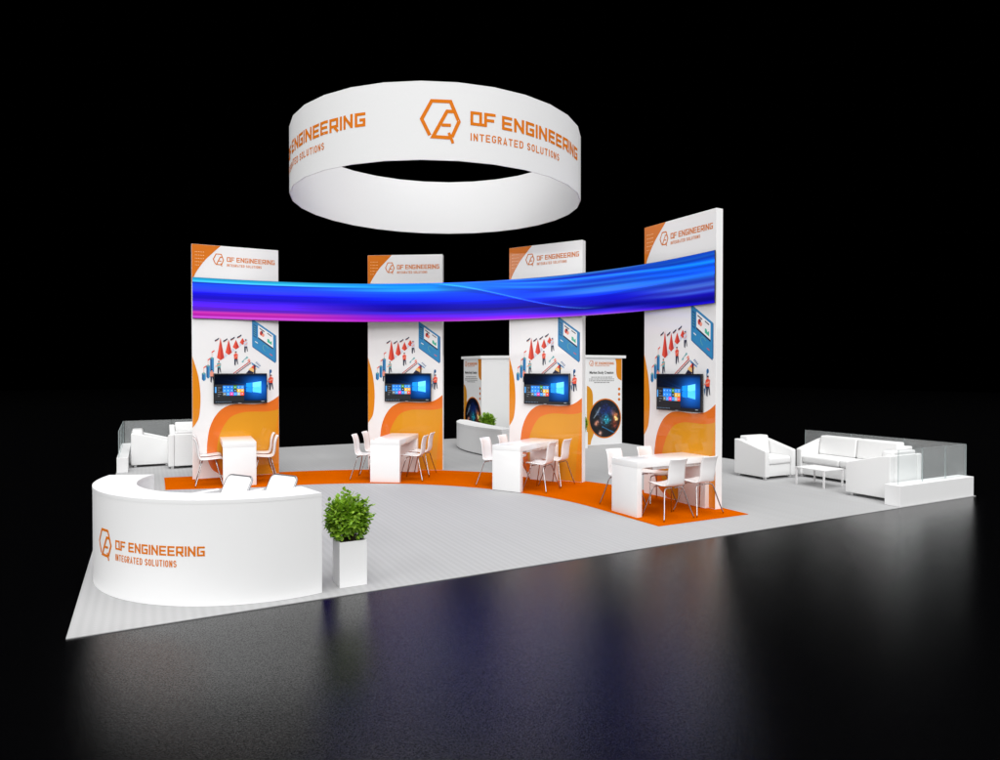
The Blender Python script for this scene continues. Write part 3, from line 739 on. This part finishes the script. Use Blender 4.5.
# ---------------------------------------------------------------- plinths and glass fences
mb = MB(); mb.box((10.07, .02, .001), (11.975, .25, .30), WHITE)
tag(mb.build('plinth', bevel=.003, seg=1), 'low white plinth at the front right edge carrying clear glass', 'plinth', 'low white plinths')
mb = MB(); mb.box((.01, 8.96, .001), (.20, 11.96, .285), WHITE)
tag(mb.build('plinth', bevel=.003, seg=1), 'low white plinth along the left edge beside an armchair', 'plinth', 'low white plinths')
def fence(loc, rz, lens, z0, z1, label, gm=None):
    t = thing('glass_fence', loc, rz, label, 'glass fence', 'glass fences round the lounges'); x = 0
    for L in lens:
        mb = MB(); mb.box((x+.004, -.005, z0), (x+L-.004, .005, z1), gm or GLASS)
        g = mb.mi(GEDGE); mb.m = [mb.m[0], g, mb.m[0], g, mb.m[0], g]
        mb.build('glass_panel', t); x += L
    return t
fence((10.18, .12, 0), 0, [.6, .6, .57], .301, .80, 'clear glass fence standing on the front right white plinth')
fence((11.965, .14, 0), PI/2, [.97, .97, .97], .001, .80, 'clear glass fence behind the two seat sofa along the right edge', GLASS_B)
fence((.045, 8.99, 0), PI/2, [.98, .98, .98], .286, .80, 'clear glass fence standing on the long left plinth', GLASS_B)
fence((.06, 11.97, 0), 0, [.98, .98, .98], .001, .80, 'clear glass fence along the back edge behind the left sofa', GLASS_B)

# ---------------------------------------------------------------- storage room
st = thing('storage_room', (10, 10, 0), 0, 'white storage room with two printed posters and a flat overhanging roof', 'storage room')
fp = [(8.65, 11.86), (8.65, 10.7), (10.7, 8.65), (11.86, 8.65), (11.86, 11.86)]
mb = MB(); mb.prism([(x-10, y-10) for x, y in fp], .001, 2.30, WHITE); mb.build('wall', st)
rp = [(8.62, 11.97), (8.62, 10.69), (10.69, 8.62), (11.97, 8.62), (11.97, 11.97)]
mb = MB(); mb.prism([(x-10, y-10) for x, y in rp], 2.302, 2.375, WHITE); mb.build('roof', st)
def poster(origin, ux, uy, nx_, ny_):
    def f(u, v, off): return (origin[0]-10+ux*u+nx_*off, origin[1]-10+uy*u+ny_*off, v)
    def circ_pic(s, t):
        x, y = s*2-1, t*2-1; r = math.hypot(x, y)
        c = [.02, .03, .06]
        g = math.exp(-((x-.08)**2+(y+.05)**2)/.06); c = [c[0]+.12*g, c[1]+.55*g, c[2]+.60*g]
        g = math.exp(-((x-.05)**2/.18+(y-.45)**2/.10)); c = [c[0]+.03*g, c[1]+.10*g, c[2]+.30*g]
        for (cx, cy, w, col) in ((.68, .12, .03, (.8, .45, .22)), (.62, -.3, .05, (.45, .16, .06)), (-.55, -.25, .018, (.8, .5, .35)), (-.3, -.78, .012, (.7, .5, .4)), (.5, .35, .02, (.3, .2, .2)), (-.5, .35, .02, (.25, .30, .34)), (-.25, -.1, .05, (.12, .10, .12)), (.75, -.05, .01, (.9, .7, .4))):
            g = math.exp(-((x-cx)**2+(y-cy)**2)/w); c = [a+b*g for a, b in zip(c, col)]
        k = .25+.75*n2d(s*13, t*13, 9)+.75*n2d(s*34, t*34, 2); c = [a*k for a in c]
        if n2d(s*26, t*30, 4) > .72: c = [a*1.6+.03 for a in c]
        if abs(y+.52+.45*x) < .03 and -.2 < x < .6: c = [.15, .42, .60]
        if abs(y-.35-1.4*(x+.5)) < .05 and abs(y-.3) < .3: c = [.45, .5, .55]
        return c
    g = MB()
    def pl(pts, m, layer): g.face([f(x, y, .0015+.0010*layer) for x, y in pts], m)
    W = 1.16
    tr = smoothpath([(.93, 2.285), (.955, 2.22), (.965, 2.12), (.965, 1.95), (.985, 1.83), (1.04, 1.75), (W-.012, 1.70)], 5)
    pl([(W-.012, 2.285)] + tr, AMBER, 0)
    lf = smoothpath([(.01, 1.57), (.08, 1.545), (.16, 1.46), (.20, 1.34), (.205, 1.14), (.20, .92), (.22, .60), (.25, .40), (.22, .27), (.16, .14), (.13, .02)], 5)
    pl([(.01, .02), (.01, 1.57)][::1] + lf[1:], YELLOW, 0)
    cx, cy, r = .60, .70, .50
    for k in range(3): pl(circle(1.065, 1.475-.14*k, .040, .040, 18), ORANGE, 1)
    n = 48
    for i in range(n):
        a, b = 2*PI*i/n, 2*PI*(i+1)/n; ro = r+.03
        g.face([f(cx+r*math.cos(a), cy+r*math.sin(a), .0035), f(cx+ro*math.cos(a), cy+ro*math.sin(a), .0035), f(cx+ro*math.cos(b), cy+ro*math.sin(b), .0035), f(cx+r*math.cos(b), cy+r*math.sin(b), .0035)], ORANGE)
    for (yy, x0, x1) in ((1.785, .15, .83), (1.737, .08, .89), (1.690, .08, .89), (1.643, .24, .74)):
        x = x0; rr = random.Random(int(yy*1000))
        while x < x1-.02:
            w = min(rr.uniform(.03, .085), x1-x); pl([(x, yy), (x+w, yy), (x+w, yy+.020), (x, yy+.020)], TEXTGRY, 1); x += w+.014
    p = g.build('poster', st)
    # round photograph: polar grid
    mb = MB(); mb.c = []; nr, na = 40, 96
    PM = bpy.data.materials.get('poster_photo') or attr_mat('poster_photo', 0, .35)
    for j in range(nr+1):
        for i in range(na):
            a = 2*PI*i/na; rr = r*j/nr; mb.v.append(f(cx+rr*math.cos(a), cy+rr*math.sin(a), .0045))
            mb.c.append(lin(tuple(max(0, min(1, q)) for q in circ_pic(.5+.5*j/nr*math.cos(a), .5+.5*j/nr*math.sin(a)))))
    mi = mb.mi(PM)
    for j in range(nr):
        for i in range(na):
            k = (i+1) % na
            if j == 0: mb.f.append([i, na+i, na+k])
            else: mb.f.append([j*na+i, (j+1)*na+i, (j+1)*na+k, j*na+k])
            mb.m.append(mi)
    mb.build('round_picture', p)
    fl = lambda u, v, off: f(u, v, off)
    lockup(p, fl, (.08, .23, 2.075, 2.235), (.265, .89, 2.13, 2.195), (.265, .74, 2.085, 2.115), off=.003)
    # heading, plain sans letters
    cu = bpy.data.curves.new('heading', 'FONT'); cu.body = 'Market Study Creation'; cu.size = .098; cu.align_x = 'CENTER'; cu.offset = .0022; cu.resolution_u = 3
    to = bpy.data.objects.new('heading_tmp', cu); COL.objects.link(to); bpy.context.view_layer.update()
    me = bpy.data.meshes.new_from_object(to.evaluated_get(bpy.context.evaluated_depsgraph_get()))
    xs = [v.co.x for v in me.vertices]; k = .78/(max(xs)-min(xs))
    for v in me.vertices: v.co = Vector(f(.485+v.co.x*k, 1.885+v.co.y, .003))
    me.materials.clear(); me.materials.append(TEXTBLK); me.name = 'heading'
    bpy.data.objects.remove(to); ho = bpy.data.objects.new('heading', me); COL.objects.link(ho); ho.parent = p
poster((10.7, 8.65), 1, 0, 0, -1)
poster((8.65, 11.86), 0, -1, -1, 0)

# ---------------------------------------------------------------- potted plants
def make_plant(loc, seed, label):
    t = thing('potted_plant', loc, 0, label, 'potted plant', 'bushy green plants in square white pots')
    w = .125; mb = MB()
    mb.box((-w, -w, .001), (w, w, .375), WHITE)
    for lo, hi in (((-w, -w, .375), (w, -w+.012, .41)), ((-w, w-.012, .375), (w, w, .41)), ((-w, -w+.012, .375), (-w+.012, w-.012, .41)), ((w-.012, -w+.012, .375), (w, w-.012, .41))): mb.box(lo, hi, WHITE)
    mb.build('pot', t)
    mb = MB(); mb.box((-w+.013, -w+.013, .3755), (w-.013, w-.013, .392), SOIL); mb.build('soil', t)
    rnd = random.Random(seed); stems = MB(); lv = MB()
    def leaf(p, d, s):
        d = d.normalized(); side = d.cross(Vector((rnd.uniform(-.4, .4), rnd.uniform(-.4, .4), 1))); 
        if side.length < .1: side = Vector((1, 0, 0))
        side.normalize(); nrm = side.cross(d).normalized(); m = LEAF[rnd.choices([0, 1, 2, 3], [3, 5, 5, 1])[0]]
        a = p; e = p+d*s-nrm*s*.15; mid1 = p+d*s*.35+nrm*s*.04; mid2 = p+d*s*.7
        l1 = mid1+side*s*.38-nrm*s*.05; r1 = mid1-side*s*.38-nrm*s*.05; l2 = mid2+side*s*.32-nrm*s*.07; r2 = mid2-side*s*.32-nrm*s*.07
        lv.face([a, mid1, l1], m); lv.face([a, r1, mid1], m); lv.face([mid1, mid2, l2, l1], m); lv.face([mid1, r1, r2, mid2], m)
        lv.face([mid2, e, l2], m); lv.face([mid2, r2, e], m)
    ctr_ = Vector((-.025, 0, .625))
    for k in range(260):
        th = rnd.uniform(0, 2*PI); cz = rnd.uniform(-.80, 1); rr = math.sqrt(max(0, 1-cz*cz)); q = rnd.uniform(.45, 1.0)**.6
        bump = 1+.12*math.sin(3*th+seed)+.08*math.sin(5*cz*3)
        tip = ctr_+Vector((rr*math.cos(th)*.192*q*bump, rr*math.sin(th)*.192*q*bump, cz*.185*q*bump))
        b0 = Vector((rnd.uniform(-.04, .04), rnd.uniform(-.04, .04), .385)); midp = b0.lerp(tip, .5)+Vector((0, 0, .03))
        if k % 3 == 0: stems.tube([b0, midp, tip], [.0035, .0025, .0015], STEM, 5)
        ax = (tip-b0).normalized()
        for j in range(rnd.randint(9, 13)):
            u = rnd.uniform(.72, 1.05); p = b0.lerp(tip, u)+Vector([rnd.gauss(0, .014) for _ in range(3)])
            out_ = (p-ctr_).normalized()
            d_ = out_*.7+Vector([rnd.gauss(0, .6) for _ in range(3)])+ax*.3
            leaf(p, d_, rnd.uniform(.030, .052))
    stems.build('stems', t, smooth=True); lv.build('foliage', t)
    return t
make_plant((2.175, .315, 0), 3, 'bushy green plant in a square white pot beside the reception counter')
make_plant((8.50, 9.98, .03), 5, 'bushy green plant behind the small rear counter by the storage room')
make_plant((10.28, 8.30, 0), 11, 'bushy green plant peeping out between the third column and the poster')

# ---------------------------------------------------------------- camera
cam = bpy.data.cameras.new('camera'); co = bpy.data.objects.new('camera', cam); COL.objects.link(co); S.camera = co
co.location = (.53411, -5.75633, 1.94413); co.rotation_euler = (math.radians(90-.7267), 0, math.radians(-27.8336))
cam.sensor_width = 36; cam.sensor_fit = 'HORIZONTAL'; cam.lens = 668.517/1000*36; cam.clip_end = 300; cam.clip_start = .05

# ---------------------------------------------------------------- light: black world, soft overhead lamp and added fills
w = bpy.data.worlds.new('World'); S.world = w; w.use_nodes = True
w.node_tree.nodes['Background'].inputs[0].default_value = (0, 0, 0, 1); w.node_tree.nodes['Background'].inputs[1].default_value = 0
def area(name, loc, target, sx, sy, E):
    l = bpy.data.lights.new(name, 'AREA'); l.shape = 'RECTANGLE'; l.size = sx; l.size_y = sy; l.energy = E
    o = bpy.data.objects.new(name, l); COL.objects.link(o); o.location = loc
    o.rotation_euler = (Vector(target)-Vector(loc)).to_track_quat('-Z', 'Y').to_euler()
def far_lamp(name, az, el, dist, size, E):
    # E is the irradiance it gives at the stand
    d = Vector((math.sin(math.radians(az))*math.cos(math.radians(el)), math.cos(math.radians(az))*math.cos(math.radians(el)), math.sin(math.radians(el))))
    c = Vector((6, 5, 1)); area(name, c+d*dist, c, size, size, E*PI*dist*dist)
far_lamp('hall_ceiling_lamp', 200, 82, 60, 50, 3.2)
far_lamp('front_fill', 193, 33, 60, 36, 2.3)  # added fill behind the camera, brightens front faces
far_lamp('left_fill', 255, 22, 60, 42, 1.6)  # added fill for faces turned left, no fixture of the hall
far_lamp('right_fill', 128, 24, 60, 42, .85)  # weak fill added to even out the white surfaces turned right

S.view_settings.view_transform = 'Standard'; S.view_settings.look = 'None'; S.view_settings.exposure = 0; S.view_settings.gamma = 1
S.render.engine = 'CYCLES'; S.cycles.use_denoising = True; S.cycles.use_adaptive_sampling = False; S.cycles.max_bounces = 8; S.cycles.transparent_max_bounces = 16
S.cycles.sample_clamp_indirect = 6
S.cycles.caustics_reflective = False
